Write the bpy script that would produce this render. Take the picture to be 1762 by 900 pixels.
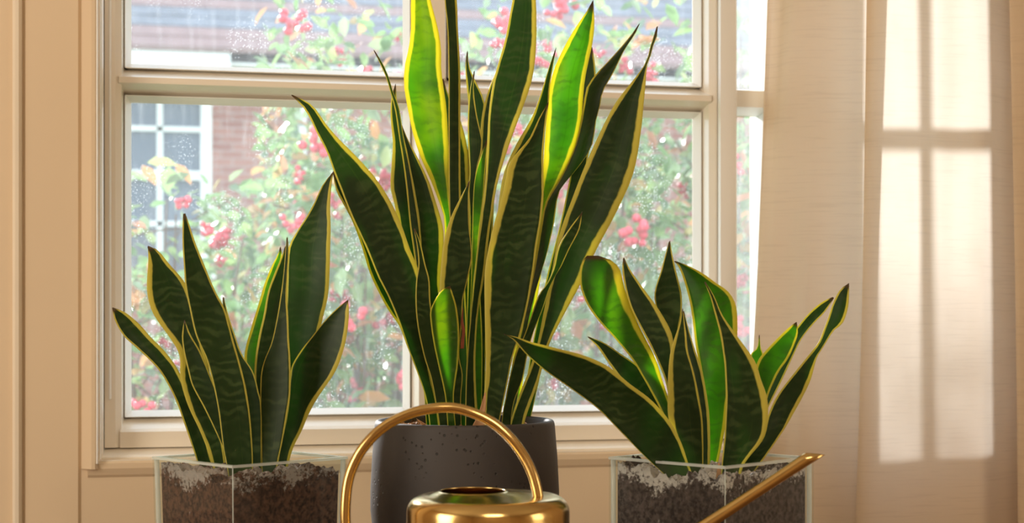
import bpy, bmesh, math, random
import numpy as np
from mathutils import Vector

for o in list(bpy.data.objects):
    bpy.data.objects.remove(o)
SC = bpy.context.scene
COL = SC.collection
R = math.radians

# ------------------------------------------------------------------ camera
FPX, HOR, CX = 2667.0, 549.0, 881.0          # focal length, horizon row, centre column (1762x900 frame)
TH = math.atan(0.2198)                       # the camera looks 12.4 degrees to the right of the wall normal
CAM = np.array((0.0, -2.442, 1.10))
Fw = np.array((math.sin(TH), math.cos(TH), 0.0))
Rt = np.array((math.cos(TH), -math.sin(TH), 0.0))
Up = np.array((0.0, 0.0, 1.0))

cd = bpy.data.cameras.new('camera')
cam = bpy.data.objects.new('camera', cd); COL.objects.link(cam)
cam.location = CAM; cam.rotation_euler = (R(90), 0, -TH)
cd.sensor_width = 36.0; cd.lens = 36.0 * FPX / 1762.0
cd.shift_y = (HOR - 450.0) / 1762.0
cd.clip_start = 0.05; cd.clip_end = 200
cd.dof.use_dof = True; cd.dof.focus_distance = 1.93; cd.dof.aperture_fstop = 7.0
SC.camera = cam

# ------------------------------------------------------------------ light
w = bpy.data.worlds.new('world'); SC.world = w; w.use_nodes = True
bg = w.node_tree.nodes['Background']
bg.inputs[0].default_value = (0.74, 0.88, 1.0, 1); bg.inputs[1].default_value = 2.7

sd = bpy.data.lights.new('sun', 'SUN'); sun = bpy.data.objects.new('sun', sd); COL.objects.link(sun)
AZ, EL = R(16.5), R(20)
sun.rotation_euler = Vector((math.sin(AZ)*math.cos(EL), -math.cos(AZ)*math.cos(EL), -math.sin(EL))).to_track_quat('-Z', 'Y').to_euler()
sun.location = (-3, 8, 5)
sd.energy = 8.5; sd.angle = R(4.0); sd.color = (1.0, 0.98, 0.95)

# unseen area lamps added as fill: left, right, and overhead behind the camera
def area_light(name, loc, aim, sx, sy, energy, col):
    ad = bpy.data.lights.new(name, 'AREA'); o = bpy.data.objects.new(name, ad); COL.objects.link(o)
    ad.shape = 'RECTANGLE'; ad.size = sx; ad.size_y = sy; ad.energy = energy; ad.color = col
    o.location = loc; o.rotation_euler = Vector(aim).to_track_quat('-Z', 'Y').to_euler()
area_light('left_fill_light', (-1.86, -1.35, 1.35), (1.0, 0.16, -0.02), 1.3, 1.3, 46, (1.0, 0.90, 0.74))
area_light('right_fill_light', (2.56, -1.9, 1.4), (-1.0, 0.30, -0.02), 1.2, 1.2, 20, (1.0, 0.88, 0.70))
area_light('overhead_fill_light', (0.2, -2.9, 2.50), (0.0, 0.35, -1.0), 0.9, 0.9, 34, (1.0, 0.84, 0.64))

SC.view_settings.view_transform = 'Standard'
SC.view_settings.look = 'None'
SC.view_settings.gamma = 1.0
SC.view_settings.use_curve_mapping = False
SC.view_settings.exposure = 0.0
SC.cycles.use_denoising = True
SC.cycles.max_bounces = 10
SC.cycles.transparent_max_bounces = 24
SC.cycles.sample_clamp_indirect = 4.0
SC.cycles.caustics_reflective = False
SC.cycles.caustics_refractive = False

# ------------------------------------------------------------------ helpers
def P(u, v, d):
    """point of the place at depth d along the lens axis, seen at pixel (u, v)"""
    return CAM + d * (Fw + (u - CX) / FPX * Rt + (HOR - v) / FPX * Up)
def onp(u, v, y):
    a = (u - CX) / FPX
    d = (y - CAM[1]) / (math.cos(TH) - a * math.sin(TH))
    return P(u, v, d)
def xw(u, y=0.0): return float(onp(u, HOR, y)[0])
def zw(u, v, y=0.0): return float(onp(u, v, y)[2])

def link(name, me, mat=None, parent=None, off=None):
    o = bpy.data.objects.new(name, me); COL.objects.link(o)
    if mat is not None:
        me.materials.clear(); me.materials.append(mat)
    if parent is not None: o.parent = parent
    return o
def empty(name, loc):
    o = bpy.data.objects.new(name, None); COL.objects.link(o); o.location = loc
    o.empty_display_size = 0.05
    return o
def tag(o, label=None, cat=None, group=None, kind=None):
    if label: o['label'] = label
    if cat: o['category'] = cat
    if group: o['group'] = group
    if kind: o['kind'] = kind
    return o
def mesh(name, verts, faces, smooth=False, org=None):
    me = bpy.data.meshes.new(name)
    v = np.array(verts, dtype=float)
    if org is not None: v = v - np.array(org, dtype=float)
    me.from_pydata(v.tolist(), [], [tuple(f) for f in faces]); me.update()
    if smooth:
        me.polygons.foreach_set('use_smooth', [True] * len(me.polygons))
    return me
def fixn(me):
    bm = bmesh.new(); bm.from_mesh(me); bmesh.ops.recalc_face_normals(bm, faces=bm.faces); bm.to_mesh(me); bm.free(); return me
def boxes(name, bl, org=None, bevel=0.0):
    bm = bmesh.new()
    for (x0, x1, y0, y1, z0, z1) in bl:
        vs = [bm.verts.new(p) for p in ((x0,y0,z0),(x1,y0,z0),(x1,y1,z0),(x0,y1,z0),(x0,y0,z1),(x1,y0,z1),(x1,y1,z1),(x0,y1,z1))]
        for f in ((0,3,2,1),(4,5,6,7),(0,1,5,4),(1,2,6,5),(2,3,7,6),(3,0,4,7)):
            bm.faces.new([vs[i] for i in f])
    if bevel > 0:
        bmesh.ops.bevel(bm, geom=list(bm.edges), offset=bevel, segments=2, affect='EDGES', profile=0.5)
    if org is not None: bmesh.ops.translate(bm, vec=-Vector(org), verts=bm.verts)
    me = bpy.data.meshes.new(name); bm.to_mesh(me); bm.free()
    return me
def prism(name, prof, axis, a, b, org=None):
    """prof: closed list of (y, q); axis 'x' sweeps q=z along x, axis 'z' sweeps q=x along z"""
    n = len(prof); vs = []
    for t in (a, b):
        for (y, q) in prof:
            vs.append((t, y, q) if axis == 'x' else (q, y, t))
    fs = [tuple(range(n)), tuple(range(2*n-1, n-1, -1))] + [(i, (i+1) % n, n + (i+1) % n, n + i) for i in range(n)]
    return fixn(mesh(name, vs, fs, org=org))
def lathe(name, prof, n=64, org=(0,0,0), centres=None, smooth=True):
    vs, fs = [], []
    for k, (r, z) in enumerate(prof):
        c = centres[k] if centres else (0, 0)
        for i in range(n):
            a = 2*math.pi*i/n
            vs.append((c[0] + r*math.cos(a), c[1] + r*math.sin(a), z))
    for k in range(len(prof)-1):
        for i in range(n):
            j = (i+1) % n
            fs.append((k*n+i, k*n+j, (k+1)*n+j, (k+1)*n+i))
    return mesh(name, vs, fs, smooth)
def crom(pts, n):
    """Catmull-Rom through the rows of pts, n samples evenly along its length"""
    p = np.array(pts, dtype=float)
    q = np.vstack([2*p[0]-p[1], p, 2*p[-1]-p[-2]])
    out = []
    for i in range(1, len(q)-2):
        for t in np.linspace(0, 1, 16, endpoint=False):
            a, b, c, d = q[i-1], q[i], q[i+1], q[i+2]
            out.append(0.5*((2*b) + (c-a)*t + (2*a-5*b+4*c-d)*t*t + (3*b-a-3*c+d)*t**3))
    out.append(q[-2]); out = np.array(out)
    return out
def resample(path, n, key=None):
    k = path if key is None else key
    s = np.concatenate([[0], np.cumsum(np.linalg.norm(np.diff(k, axis=0), axis=1))])
    t = np.linspace(0, s[-1], n)
    return np.stack([np.interp(t, s, path[:, j]) for j in range(path.shape[1])], axis=1), t / s[-1]
def tube(name, pts, rad, nseg=16, n=48, cap=True, org=(0,0,0), squash=None, open_end=None):
    path, s = resample(crom(pts, n), n)
    vs, fs = [], []
    prev = None
    for i in range(n):
        t = path[min(i+1, n-1)] - path[max(i-1, 0)]; t /= np.linalg.norm(t)
        if prev is None:
            ref = np.array((0, 0, 1.0)) if abs(t[2]) < 0.9 else np.array((0, 1.0, 0))
            nx = np.cross(t, ref)
        else:
            nx = prev - t*np.dot(prev, t)
        nx /= np.linalg.norm(nx); ny = np.cross(t, nx); prev = nx
        r = rad(s[i]) if callable(rad) else rad
        for k in range(nseg):
            a = 2*math.pi*k/nseg
            vs.append(path[i] + r*(math.cos(a)*nx + math.sin(a)*ny))
    for i in range(n-1):
        for k in range(nseg):
            j = (k+1) % nseg
            fs.append((i*nseg+k, i*nseg+j, (i+1)*nseg+j, (i+1)*nseg+k))
    if cap:
        fs.append(tuple(range(nseg-1, -1, -1))); fs.append(tuple((n-1)*nseg + k for k in range(nseg)))
    return fixn(mesh(name, vs, fs, True, org))

# ------------------------------------------------------------------ materials
class M:
    def __init__(s, name):
        s.m = bpy.data.materials.new(name); s.m.use_nodes = True
        s.t = s.m.node_tree; s.t.nodes.clear()
        s.out = s.n('ShaderNodeOutputMaterial')
    def n(s, ty, **kw):
        nd = s.t.nodes.new(ty)
        for k, v in kw.items():
            if k == 'ins':
                for kk, vv in v.items(): s.set(nd.inputs[kk], vv)
            else: setattr(nd, k, v)
        return nd
    def set(s, inp, v):
        if isinstance(v, bpy.types.NodeSocket): s.t.links.new(v, inp)
        elif isinstance(v, tuple) and len(v) == 3 and inp.type == 'RGBA': inp.default_value = (*v, 1)
        else: inp.default_value = v
    def surf(s, sh): s.t.links.new(sh, s.out.inputs[0]); return s.m
    def co(s, which='Object', scale=(1,1,1)):
        c = s.n('ShaderNodeTexCoord'); mp = s.n('ShaderNodeMapping', ins={0: c.outputs[which], 3: scale}); return mp.outputs[0]
    def noise(s, scale, detail=3, vec=None, rough=0.5, dist=0.0):
        nd = s.n('ShaderNodeTexNoise', ins={'Scale': scale, 'Detail': detail, 'Roughness': rough, 'Distortion': dist})
        if vec is not None: s.set(nd.inputs['Vector'], vec)
        return nd.outputs[0]
    def ramp(s, fac, stops):
        r = s.n('ShaderNodeValToRGB'); s.set(r.inputs[0], fac); e = r.color_ramp.elements
        while len(e) < len(stops): e.new(0.5)
        for el, (p, c) in zip(e, stops):
            el.position = p; el.color = (*c, 1) if len(c) == 3 else c
        return r.outputs[0]
    def val(s, fac, a, b, c=0.0, d=1.0):
        return s.n('ShaderNodeMapRange', interpolation_type='SMOOTHSTEP', ins={0: fac, 1: a, 2: b, 3: c, 4: d}).outputs[0]
    def math(s, op, a, b=0.0):
        nd = s.n('ShaderNodeMath', operation=op); s.set(nd.inputs[0], a); s.set(nd.inputs[1], b); return nd.outputs[0]
    def mix(s, f, a, b):
        nd = s.n('ShaderNodeMix', data_type='RGBA'); s.set(nd.inputs[0], f); s.set(nd.inputs[6], a); s.set(nd.inputs[7], b); return nd.outputs[2]
    def mixs(s, f, a, b):
        nd = s.n('ShaderNodeMixShader'); s.set(nd.inputs[0], f); s.set(nd.inputs[1], a); s.set(nd.inputs[2], b); return nd.outputs[0]
    def adds(s, a, b):
        nd = s.n('ShaderNodeAddShader'); s.set(nd.inputs[0], a); s.set(nd.inputs[1], b); return nd.outputs[0]
    def bump(s, h, strength=0.3, dist=0.002):
        return s.n('ShaderNodeBump', ins={'Strength': strength, 'Distance': dist, 'Height': h}).outputs[0]
    def pr(s, **kw):
        nd = s.n('ShaderNodeBsdfPrincipled')
        for k, v in kw.items(): s.set(nd.inputs[k.replace('_', ' ')], v)
        return nd.outputs[0]
    def attr(s, name): return s.n('ShaderNodeAttribute', attribute_name=name).outputs['Fac']

def simple(name, col, rough=0.6, metal=0.0, var=0.08, scale=6, bump=0.0, bscale=80, spec=0.4):
    m = M(name); co = m.co()
    c = m.mix(m.noise(scale, 3, co), tuple(max(0, x*(1-var)) for x in col), tuple(min(1, x*(1+var)) for x in col))
    kw = dict(Base_Color=c, Roughness=rough, Metallic=metal, Specular_IOR_Level=spec)
    if bump: kw['Normal'] = m.bump(m.noise(bscale, 4, co), bump, 0.001)
    return m.surf(m.pr(**kw))

wall_m = simple('cream_wall_paint', (0.73, 0.575, 0.40), 0.55, var=0.03, scale=3, bump=0.15, bscale=60)
trim_m = simple('cream_gloss_paint', (0.83, 0.75, 0.64), 0.22, var=0.04, scale=5, bump=0.08, bscale=40, spec=0.55)
white_m = simple('white_paint_and_highlight', (0.86, 0.85, 0.82), 0.35, var=0.03, scale=5)  # real white joinery; also highlights painted into the beads and side light
floor_m = simple('oak_floor', (0.28, 0.17, 0.09), 0.4, var=0.3, scale=4)
ceil_m = simple('white_ceiling', (0.8, 0.76, 0.7), 0.8)
wood_m = simple('dark_wood', (0.16, 0.085, 0.045), 0.35, var=0.3, scale=8)
ground_m = simple('lawn', (0.16, 0.24, 0.08), 0.9, var=0.4, scale=3)

def glass_m(name, dust, spec, streak):
    m = M(name)
    fr = m.n('ShaderNodeFresnel', ins={0: 1.45}).outputs[0]
    bf = m.n('ShaderNodeNewGeometry').outputs['Backfacing']
    clear = m.mixs(m.math('MULTIPLY', m.math('MULTIPLY', fr, 0.6), m.math('SUBTRACT', 1.0, bf)), m.n('ShaderNodeBsdfTransparent').outputs[0], m.n('ShaderNodeBsdfGlossy', ins={'Roughness': 0.02}).outputs[0])
    co = m.co()
    v = m.n('ShaderNodeTexVoronoi', ins={'Vector': co, 'Scale': 230.0}).outputs['Distance']
    sp = m.math('MULTIPLY', m.val(v, 0.12, 0.28, 1, 0), m.val(m.noise(14, 4, co), 0.45, 0.62))
    st = m.val(m.noise(9, 5, m.co(scale=(9, 1, 1.2))), 0.48, 0.75)
    big = m.noise(3.5, 4, co)
    f = m.math('ADD', m.math('MULTIPLY', sp, spec), m.math('MULTIPLY', st, streak))
    f = m.math('ADD', f, m.math('MULTIPLY', m.val(big, 0.2, 0.8, 0.7, 1.3), dust))
    film = m.mixs(0.7, m.n('ShaderNodeBsdfDiffuse', ins={0: (0.9, 0.92, 0.95)}).outputs[0], m.n('ShaderNodeBsdfTranslucent', ins={0: (0.88, 0.94, 1.0)}).outputs[0])
    return m.surf(m.mixs(f, clear, film))
pane_m = glass_m('dusty_window_glass', 0.045, 0.40, 0.035)
pane2_m = glass_m('hazy_side_glass', 0.13, 0.2, 0.08)

def vase_glass():
    m = M('vase_glass')
    fr = m.n('ShaderNodeFresnel', ins={0: 1.5}).outputs[0]
    co = m.co()
    sm = m.val(m.noise(7, 4, co), 0.45, 0.8, 0.0, 0.05)
    bf = m.n('ShaderNodeNewGeometry').outputs['Backfacing']
    a = m.mixs(m.math('MULTIPLY', m.math('MULTIPLY', fr, 0.7), m.math('SUBTRACT', 1.0, bf)), m.n('ShaderNodeBsdfTransparent', ins={0: (0.95, 0.975, 0.965)}).outputs[0], m.n('ShaderNodeBsdfGlossy', ins={'Roughness': 0.03}).outputs[0])
    return m.surf(m.mixs(m.math('ADD', sm, 0.008), a, m.n('ShaderNodeBsdfDiffuse', ins={0: (0.85, 0.88, 0.9)}).outputs[0]))
vglass_m = vase_glass()
def edge_glass():
    m = M('polished_glass_edge')
    return m.surf(m.mixs(0.42, m.n('ShaderNodeBsdfTransparent', ins={0: (0.85, 0.92, 0.89)}).outputs[0], m.pr(Base_Color=(0.86, 0.88, 0.87), Roughness=0.15)))
vedge_m = edge_glass()

def leaf_mat(name, dark=(0.021, 0.040, 0.011), light=(0.054, 0.086, 0.027), tr=(0.10, 0.42, 0.04), trw=0.34, gloss=0.40, pale=0.15):
    m = M(name)
    el, er, s = m.attr('el'), m.attr('er'), m.attr('along')
    co = m.co()
    uv = m.n('ShaderNodeUVMap').outputs[0]
    sepv = m.n('ShaderNodeSeparateXYZ', ins={0: uv})
    # cross bands: wavy zigzag along the leaf length
    warp = m.math("MULTIPLY", m.noise(34, 4, co), 0.046)
    ph = m.math('MULTIPLY', m.math('ADD', sepv.outputs[1], warp), 520.0)
    band = m.math('MULTIPLY', m.math('ADD', m.math('SINE', ph), 1.0), 0.5)
    band = m.math('MULTIPLY', m.val(band, 0.35, 0.95), m.val(m.noise(45, 4, co), 0.38, 0.64, 0.12, 1.0))
    green = m.mix(band, dark, light)
    green = m.mix(m.val(m.noise(9, 3, co), 0.35, 0.7, 0.0, 0.55), green, tuple(0.55*x for x in dark))
    lines = m.val(m.noise(1.0, 2, m.n('ShaderNodeMapping', ins={0: uv, 3: (9, 1.5, 1)}).outputs[0]), 0.56, 0.66)
    trg = m.mix(m.math('MULTIPLY', lines, 0.5), tr, (0.32, 0.72, 0.06))
    trg = m.mix(m.math('MULTIPLY', m.val(m.noise(11, 2, m.co(scale=(1, 1, 0.5))), 0.45, 0.68), pale), trg, (0.80, 0.95, 0.06))
    trg = m.mix(m.val(m.noise(14, 3, co), 0.4, 0.7, 0, 0.75), trg, (tr[0]*0.4, tr[1]*0.55, tr[2]))
    trg = m.mix(m.math('MULTIPLY', band, 0.35), trg, (0.02, 0.2, 0.01))
    e = m.math('MINIMUM', el, er)
    e = m.math('ADD', e, m.math('MULTIPLY', m.math('SUBTRACT', m.noise(40, 3, co), 0.5), 0.7))
    mk = m.val(e, 0.80, 1.10, 1.0, 0.0)
    tip = m.val(s, 0.965, 0.992)
    base = m.mix(mk, green, (0.60, 0.52, 0.10))
    base = m.mix(tip, base, (0.10, 0.06, 0.025))
    trc = m.mix(mk, trg, (1.0, 0.93, 0.10))
    trc = m.mix(tip, trc, (0.15, 0.08, 0.02))
    bmp = m.bump(m.noise(160, 3, m.co(scale=(1, 1, 0.15))), 0.10, 0.0006)
    d = m.pr(Base_Color=base, Roughness=gloss, Specular_IOR_Level=0.22, Normal=bmp)
    t = m.n('ShaderNodeBsdfTranslucent', ins={0: trc}).outputs[0]
    wgt = m.math('MULTIPLY', m.val(mk, 0, 1, 0.72, 1.0), trw)
    return m.surf(m.mixs(wgt, d, t))
leafA = leaf_mat('snake_plant_leaf')
leafB = leaf_mat('snake_plant_leaf_sunlit', (0.024, 0.046, 0.012), (0.085, 0.13, 0.035), (0.42, 0.95, 0.08), 0.60, 0.36, 0.75)  # brighter leaf copy, glow of sun coming through raised in its colours

def brass():
    m = M('brushed_brass'); co = m.co()
    return m.surf(m.pr(Base_Color=m.mix(m.noise(5, 3, co), (0.56, 0.37, 0.13), (0.66, 0.47, 0.19)), Metallic=1.0,
                       Roughness=m.val(m.noise(30, 3, co), 0.3, 0.7, 0.15, 0.24)))
brass_m = brass()
def concrete():
    m = M('grey_concrete'); co = m.co()
    v = m.n('ShaderNodeTexVoronoi', ins={'Vector': co, 'Scale': 120.0}).outputs['Distance']
    pit = m.math('MULTIPLY', m.val(v, 0.16, 0.24, 1, 0), m.val(m.noise(10, 3, co), 0.5, 0.62))
    c = m.mix(m.noise(12, 5, co), (0.040, 0.034, 0.032), (0.066, 0.057, 0.054))
    c = m.mix(pit, c, (0.02, 0.018, 0.016))
    return m.surf(m.pr(Base_Color=c, Roughness=0.6, Specular_IOR_Level=0.35, Normal=m.bump(m.math('SUBTRACT', m.math('MULTIPLY', m.noise(70, 4, co), 0.25), pit), 0.5, 0.002)))
conc_m = concrete()
def soil(name, white=0.0, ztop=0.0, tint=(0.045, 0.026, 0.018)):
    m = M(name); co = m.co()
    c = m.mix(m.val(m.noise(170, 6, co, 0.65), 0.35, 0.65), tuple(x*0.4 for x in tint), tuple(x*2.0 for x in tint))
    if white:
        z = m.n('ShaderNodeSeparateXYZ', ins={0: co}).outputs[2]
        h = m.val(z, ztop-0.045, ztop-0.002)
        n = m.math('ADD', m.math('MULTIPLY', m.noise(190, 6, co, 0.7), 0.5), m.math('MULTIPLY', m.noise(22, 4, co), 0.5))
        f = m.val(m.math('ADD', n, m.math('MULTIPLY', h, 0.20)), 0.62, 0.71)
        c = m.mix(m.math('MULTIPLY', f, white), c, (0.62, 0.56, 0.54))
    return m.surf(m.pr(Base_Color=c, Roughness=0.9, Specular_IOR_Level=0.15, Normal=m.bump(m.noise(120, 5, co), 0.9, 0.004)))
def cloth():
    m = M('cream_linen_curtain'); co = m.co()
    slub = m.val(m.noise(1.0, 3, m.co(scale=(14, 14, 330))), 0.50, 0.72)
    fine = m.noise(1.0, 2, m.co(scale=(500, 500, 900)))
    c = m.mix(m.math('MULTIPLY', slub, 0.45), (0.70, 0.545, 0.37), (0.58, 0.45, 0.31))
    tcol = m.mix(m.math('MULTIPLY', slub, 0.5), (0.97, 0.92, 0.84), (0.86, 0.79, 0.70))
    nrm = m.bump(m.math('ADD', fine, slub), 0.2, 0.0006)
    return m.surf(m.mixs(0.40, m.n('ShaderNodeBsdfDiffuse', ins={0: c, 'Normal': nrm}).outputs[0], m.n('ShaderNodeBsdfTranslucent', ins={0: tcol}).outputs[0]))
cloth_m = cloth()
def brick():
    m = M('red_brick'); co = m.co(scale=(1, 1, 1))
    b = m.n('ShaderNodeTexBrick', ins={'Vector': m.n('ShaderNodeMapping', ins={0: m.n('ShaderNodeTexCoord').outputs['Object'], 2: (R(90), 0, 0)}).outputs[0], 'Color1': (0.30, 0.11, 0.09), 'Color2': (0.42, 0.18, 0.14), 'Mortar': (0.40, 0.30, 0.27), 'Scale': 1.0, 'Brick Width': 0.22, 'Row Height': 0.075, 'Mortar Size': 0.006}).outputs[0]
    return m.surf(m.pr(Base_Color=b, Roughness=0.85))
brick_m = brick()
shing_m = simple('slate_roof', (0.17, 0.18, 0.21), 0.7, var=0.5, scale=5)
shing2_m = simple('red_slate', (0.27, 0.17, 0.16), 0.7, var=0.3, scale=5)
hpane_m = simple('dim_house_glass', (0.10, 0.13, 0.17), 0.08, var=0.3, scale=2, spec=0.6)
bark_m = simple('shrub_bark', (0.16, 0.11, 0.08), 0.9, var=0.3, scale=30)
husk_m = simple('dry_leaf_husk', (0.42, 0.22, 0.10), 0.7, var=0.4, scale=60)
red_husk_m = simple('red_brown_sheath', (0.26, 0.06, 0.025), 0.6, var=0.4, scale=80)

def shrub_leaf(name, stops):
    m = M(name)
    rnd = m.math('FRACT', m.math('ADD', m.attr('tone'), m.n('ShaderNodeObjectInfo').outputs['Random']))
    c = m.ramp(rnd, stops)
    d = m.pr(Base_Color=c, Roughness=0.25, Specular_IOR_Level=0.6)
    return m.surf(m.mixs(0.5, d, m.n('ShaderNodeBsdfTranslucent', ins={0: m.mix(0.22, c, (0.70, 0.95, 0.55))}).outputs[0]))
G = [(0.0, (0.08, 0.19, 0.06)), (0.22, (0.16, 0.30, 0.09)), (0.45, (0.25, 0.38, 0.12)), (0.65, (0.16, 0.24, 0.19)), (0.80, (0.36, 0.42, 0.15)), (0.89, (0.68, 0.27, 0.09)), (1.0, (0.42, 0.10, 0.10))]
sleaf_m = shrub_leaf('autumn_shrub_leaf', G)
berry_m = simple('red_berry', (0.66, 0.07, 0.12), 0.25, var=0.35, scale=40, spec=0.6)

# ------------------------------------------------------------------ room shell
def struct(o): o['kind'] = 'structure'; return o
Y_ROOM = -4.2
X0, X1 = -1.9, 2.6
ZTOP, ZB = 2.55, 0.0
# openings in the window wall
OL = xw(170); OR = xw(1350)            # main opening with its side light
OB = zw(240, 791); OT = 1.80
PL = xw(1354); PR = xw(1622)           # second opening behind the curtain
wy0, wy1 = 0.0, 0.16
struct(link('wall_back', boxes('wall_back', [
    (X0, OL, wy0, wy1, ZB, ZTOP), (OL, OR, wy0, wy1, ZB, OB), (OL, OR, wy0, wy1, OT, ZTOP),
    (OR, PL, wy0, wy1, ZB, ZTOP), (PL, PR, wy0, wy1, ZB, OB), (PL, PR, wy0, wy1, OT, ZTOP), (PR, X1, wy0, wy1, ZB, ZTOP)]), wall_m))
struct(link('floor', boxes('floor', [(X0, X1, Y_ROOM, 0.16, -0.06, 0.0)]), floor_m))
struct(link('ceiling', boxes('ceiling', [(X0, X1, Y_ROOM, 0.16, ZTOP, ZTOP+0.06)]), ceil_m))
struct(link('wall_left', boxes('wall_left', [(X0-0.1, X0, Y_ROOM, 0.16, 0, ZTOP)]), wall_m))
struct(link('wall_right', boxes('wall_right', [(X1, X1+0.1, Y_ROOM, 0.16, 0, ZTOP)]), wall_m))
struct(link('wall_front', boxes('wall_front', [(X0, X1, Y_ROOM-0.1, Y_ROOM, 0, ZTOP)]), wall_m))
struct(link('baseboard_back', boxes('baseboard_back', [(X0, X1, -0.014, 0.0, 0, 0.12)], bevel=0.004), trim_m))

# casing: flat boards proud of the wall, a bead strip at the far left
def vtrim(name, u0, u1, y, prof=None, z0=0.12, z1=ZTOP, mat=trim_m):
    a, b = xw(u0, y), xw(u1, y); e = 0.004
    return struct(link(name, prism(name, [(0.002, a), (y+e, a), (y, a+e), (y, b-e), (y+e, b), (0.002, b)], 'z', z0, z1), mat))
vtrim('trim_1', 21, 37, -0.012, mat=simple('pale_bead_paint', (0.80, 0.70, 0.56), 0.4))
vtrim('trim_2', 39, 139, -0.004, mat=wall_m)
# raised inner edge of the casing round the opening (left, bottom)
xa, xb = xw(151), xw(169)
struct(link('trim_3', prism('trim_3', [(0.0, xw(140)), (-0.002, xw(141)), (-0.010, xa), (-0.016, xa+0.006), (-0.016, xb-0.004), (-0.012, xb), (0.02, xb), (0.02, xw(140))], 'z', OB-0.012, 2.2), wall_m))
zb1 = OB
struct(link('trim_4', prism('trim_4', [(0.02, zb1-0.001), (-0.006, zb1-0.001), (-0.0085, zb1-0.004), (-0.0085, zb1-0.012), (-0.004, zb1-0.022), (-0.0005, zb1-0.026), (0.02, zb1-0.026)], 'x', xa, OR), wall_m))

# ------------------------------------------------------------------ windows
YG = 0.088                               # glass plane
def bar_h(name, par, x0, x1, zt, zb, y_face, mat, bt=0.016, bb=0.014):
    o = par.location
    return link(name, prism(name, [(YG-0.004, zt), (y_face, zt-bt), (y_face, zb+bb), (YG-0.004, zb), (YG+0.012, zb), (YG+0.03, zb+0.008), (YG+0.03, zt-0.008), (YG+0.012, zt)], 'x', x0, x1, org=o), mat, par)
def bar_v(name, par, xl, xr, z0, z1, y_face, mat, bl=0.010, br=0.010):
    o = par.location
    return link(name, prism(name, [(YG-0.004, xl), (y_face, xl+bl), (y_face, xr-br), (YG-0.004, xr), (YG+0.012, xr), (YG+0.03, xr-0.006), (YG+0.03, xl+0.006), (YG+0.012, xl)], 'z', z0, z1, org=o), mat, par)

gl, gr = xw(215, YG), xw(1201, YG)        # visible glass, left and right
gb = zw(300, 716, YG)
mt, mb = zw(216, 120, YG), zw(216, 166, YG)  # muntin top and bottom
gt = mt + (mb - gb)
ml_, mr_ = xw(703, YG), xw(768, YG)
YS = 0.040
win = empty('window_1', (0.5*(gl+gr), YG, gb)); struct(win)
SL, SR = xw(180, YS), xw(1234, YS)         # outer edges of the sash
org = win.location
# sash stiles, rails, muntins
link('stile', prism('stile', [(YG-0.004, gl), (YS+0.008, gl-0.004), (YS, gl-0.013), (YS, SL), (YG+0.03, SL), (YG+0.03, gl)], 'z', gb-0.045, gt+0.045, org=org), trim_m, win)
link('stile', prism('stile', [(YG-0.004, gr), (YS+0.010, gr+0.006), (YS, gr+0.014), (YS, SR), (YG+0.03, SR), (YG+0.03, gr)], 'z', gb-0.045, gt+0.045, org=org), trim_m, win)
link('rail', prism('rail', [(YG-0.004, gb), (YS+0.008, gb-0.0165), (YS+0.001, gb-0.021), (YS+0.001, gb-0.0455), (YG+0.028, gb-0.0455), (YG+0.028, gb)], 'x', gl-0.006, gr+0.006, org=org), trim_m, win)
link('rail', prism('rail', [(YG-0.004, gt), (YS+0.001, gt+0.020), (YS+0.001, gt+0.0455), (YG+0.028, gt+0.0455), (YG+0.028, gt)], 'x', gl-0.006, gr+0.006, org=org), trim_m, win)
bar_h('muntin', win, gl-0.008, gr+0.008, mt, mb, YS+0.001, trim_m, 0.018, 0.015)
bar_v('muntin', win, ml_, mr_, mt-0.004, gt+0.01, YS+0.002, trim_m)
bar_v('muntin', win, ml_, mr_, gb-0.01, mb+0.004, YS+0.002, trim_m)
def pane(par, x0, x1, z0, z1, mat, y=YG):
    return link('pane', boxes('pane', [(x0, x1, y, y+0.003, z0, z1)], org=par.location), mat, par)
def highlight_set(par, x0, x1, z0, z1, mat, w=0.010, dp=0.018):  # white strips painting the sky highlight on the bevels round a pane
    o = par.location; y = YG - 0.0005
    link('glazing_highlight', prism('glazing_highlight', [(y, z0), (y, z0+w), (y-dp, z0+0.001), (y-dp, z0)], 'x', x0, x1, org=o), mat, par)
    link('glazing_highlight', prism('glazing_highlight', [(y, z1), (y, z1-w), (y-dp, z1-0.001), (y-dp, z1)], 'x', x0, x1, org=o), mat, par)
    link('glazing_highlight', prism('glazing_highlight', [(y-0.0003, x0), (y-0.0003, x0+w), (y-dp, x0+0.001), (y-dp, x0)], 'z', z0, z1, org=o), mat, par)
    link('glazing_highlight', prism('glazing_highlight', [(y-0.0003, x1), (y-0.0003, x1-w), (y-dp, x1-0.001), (y-dp, x1)], 'z', z0, z1, org=o), mat, par)
for (a, b) in ((gl, ml_), (mr_, gr)):
    highlight_set(win, a, b, gb, mb, white_m); highlight_set(win, a, b, mt, gt, white_m)
    pane(win, a-0.004, b+0.004, gb-0.004, mb+0.004, pane_m)
    pane(win, a-0.004, b+0.004, mt-0.004, gt+0.004, pane_m)
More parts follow.
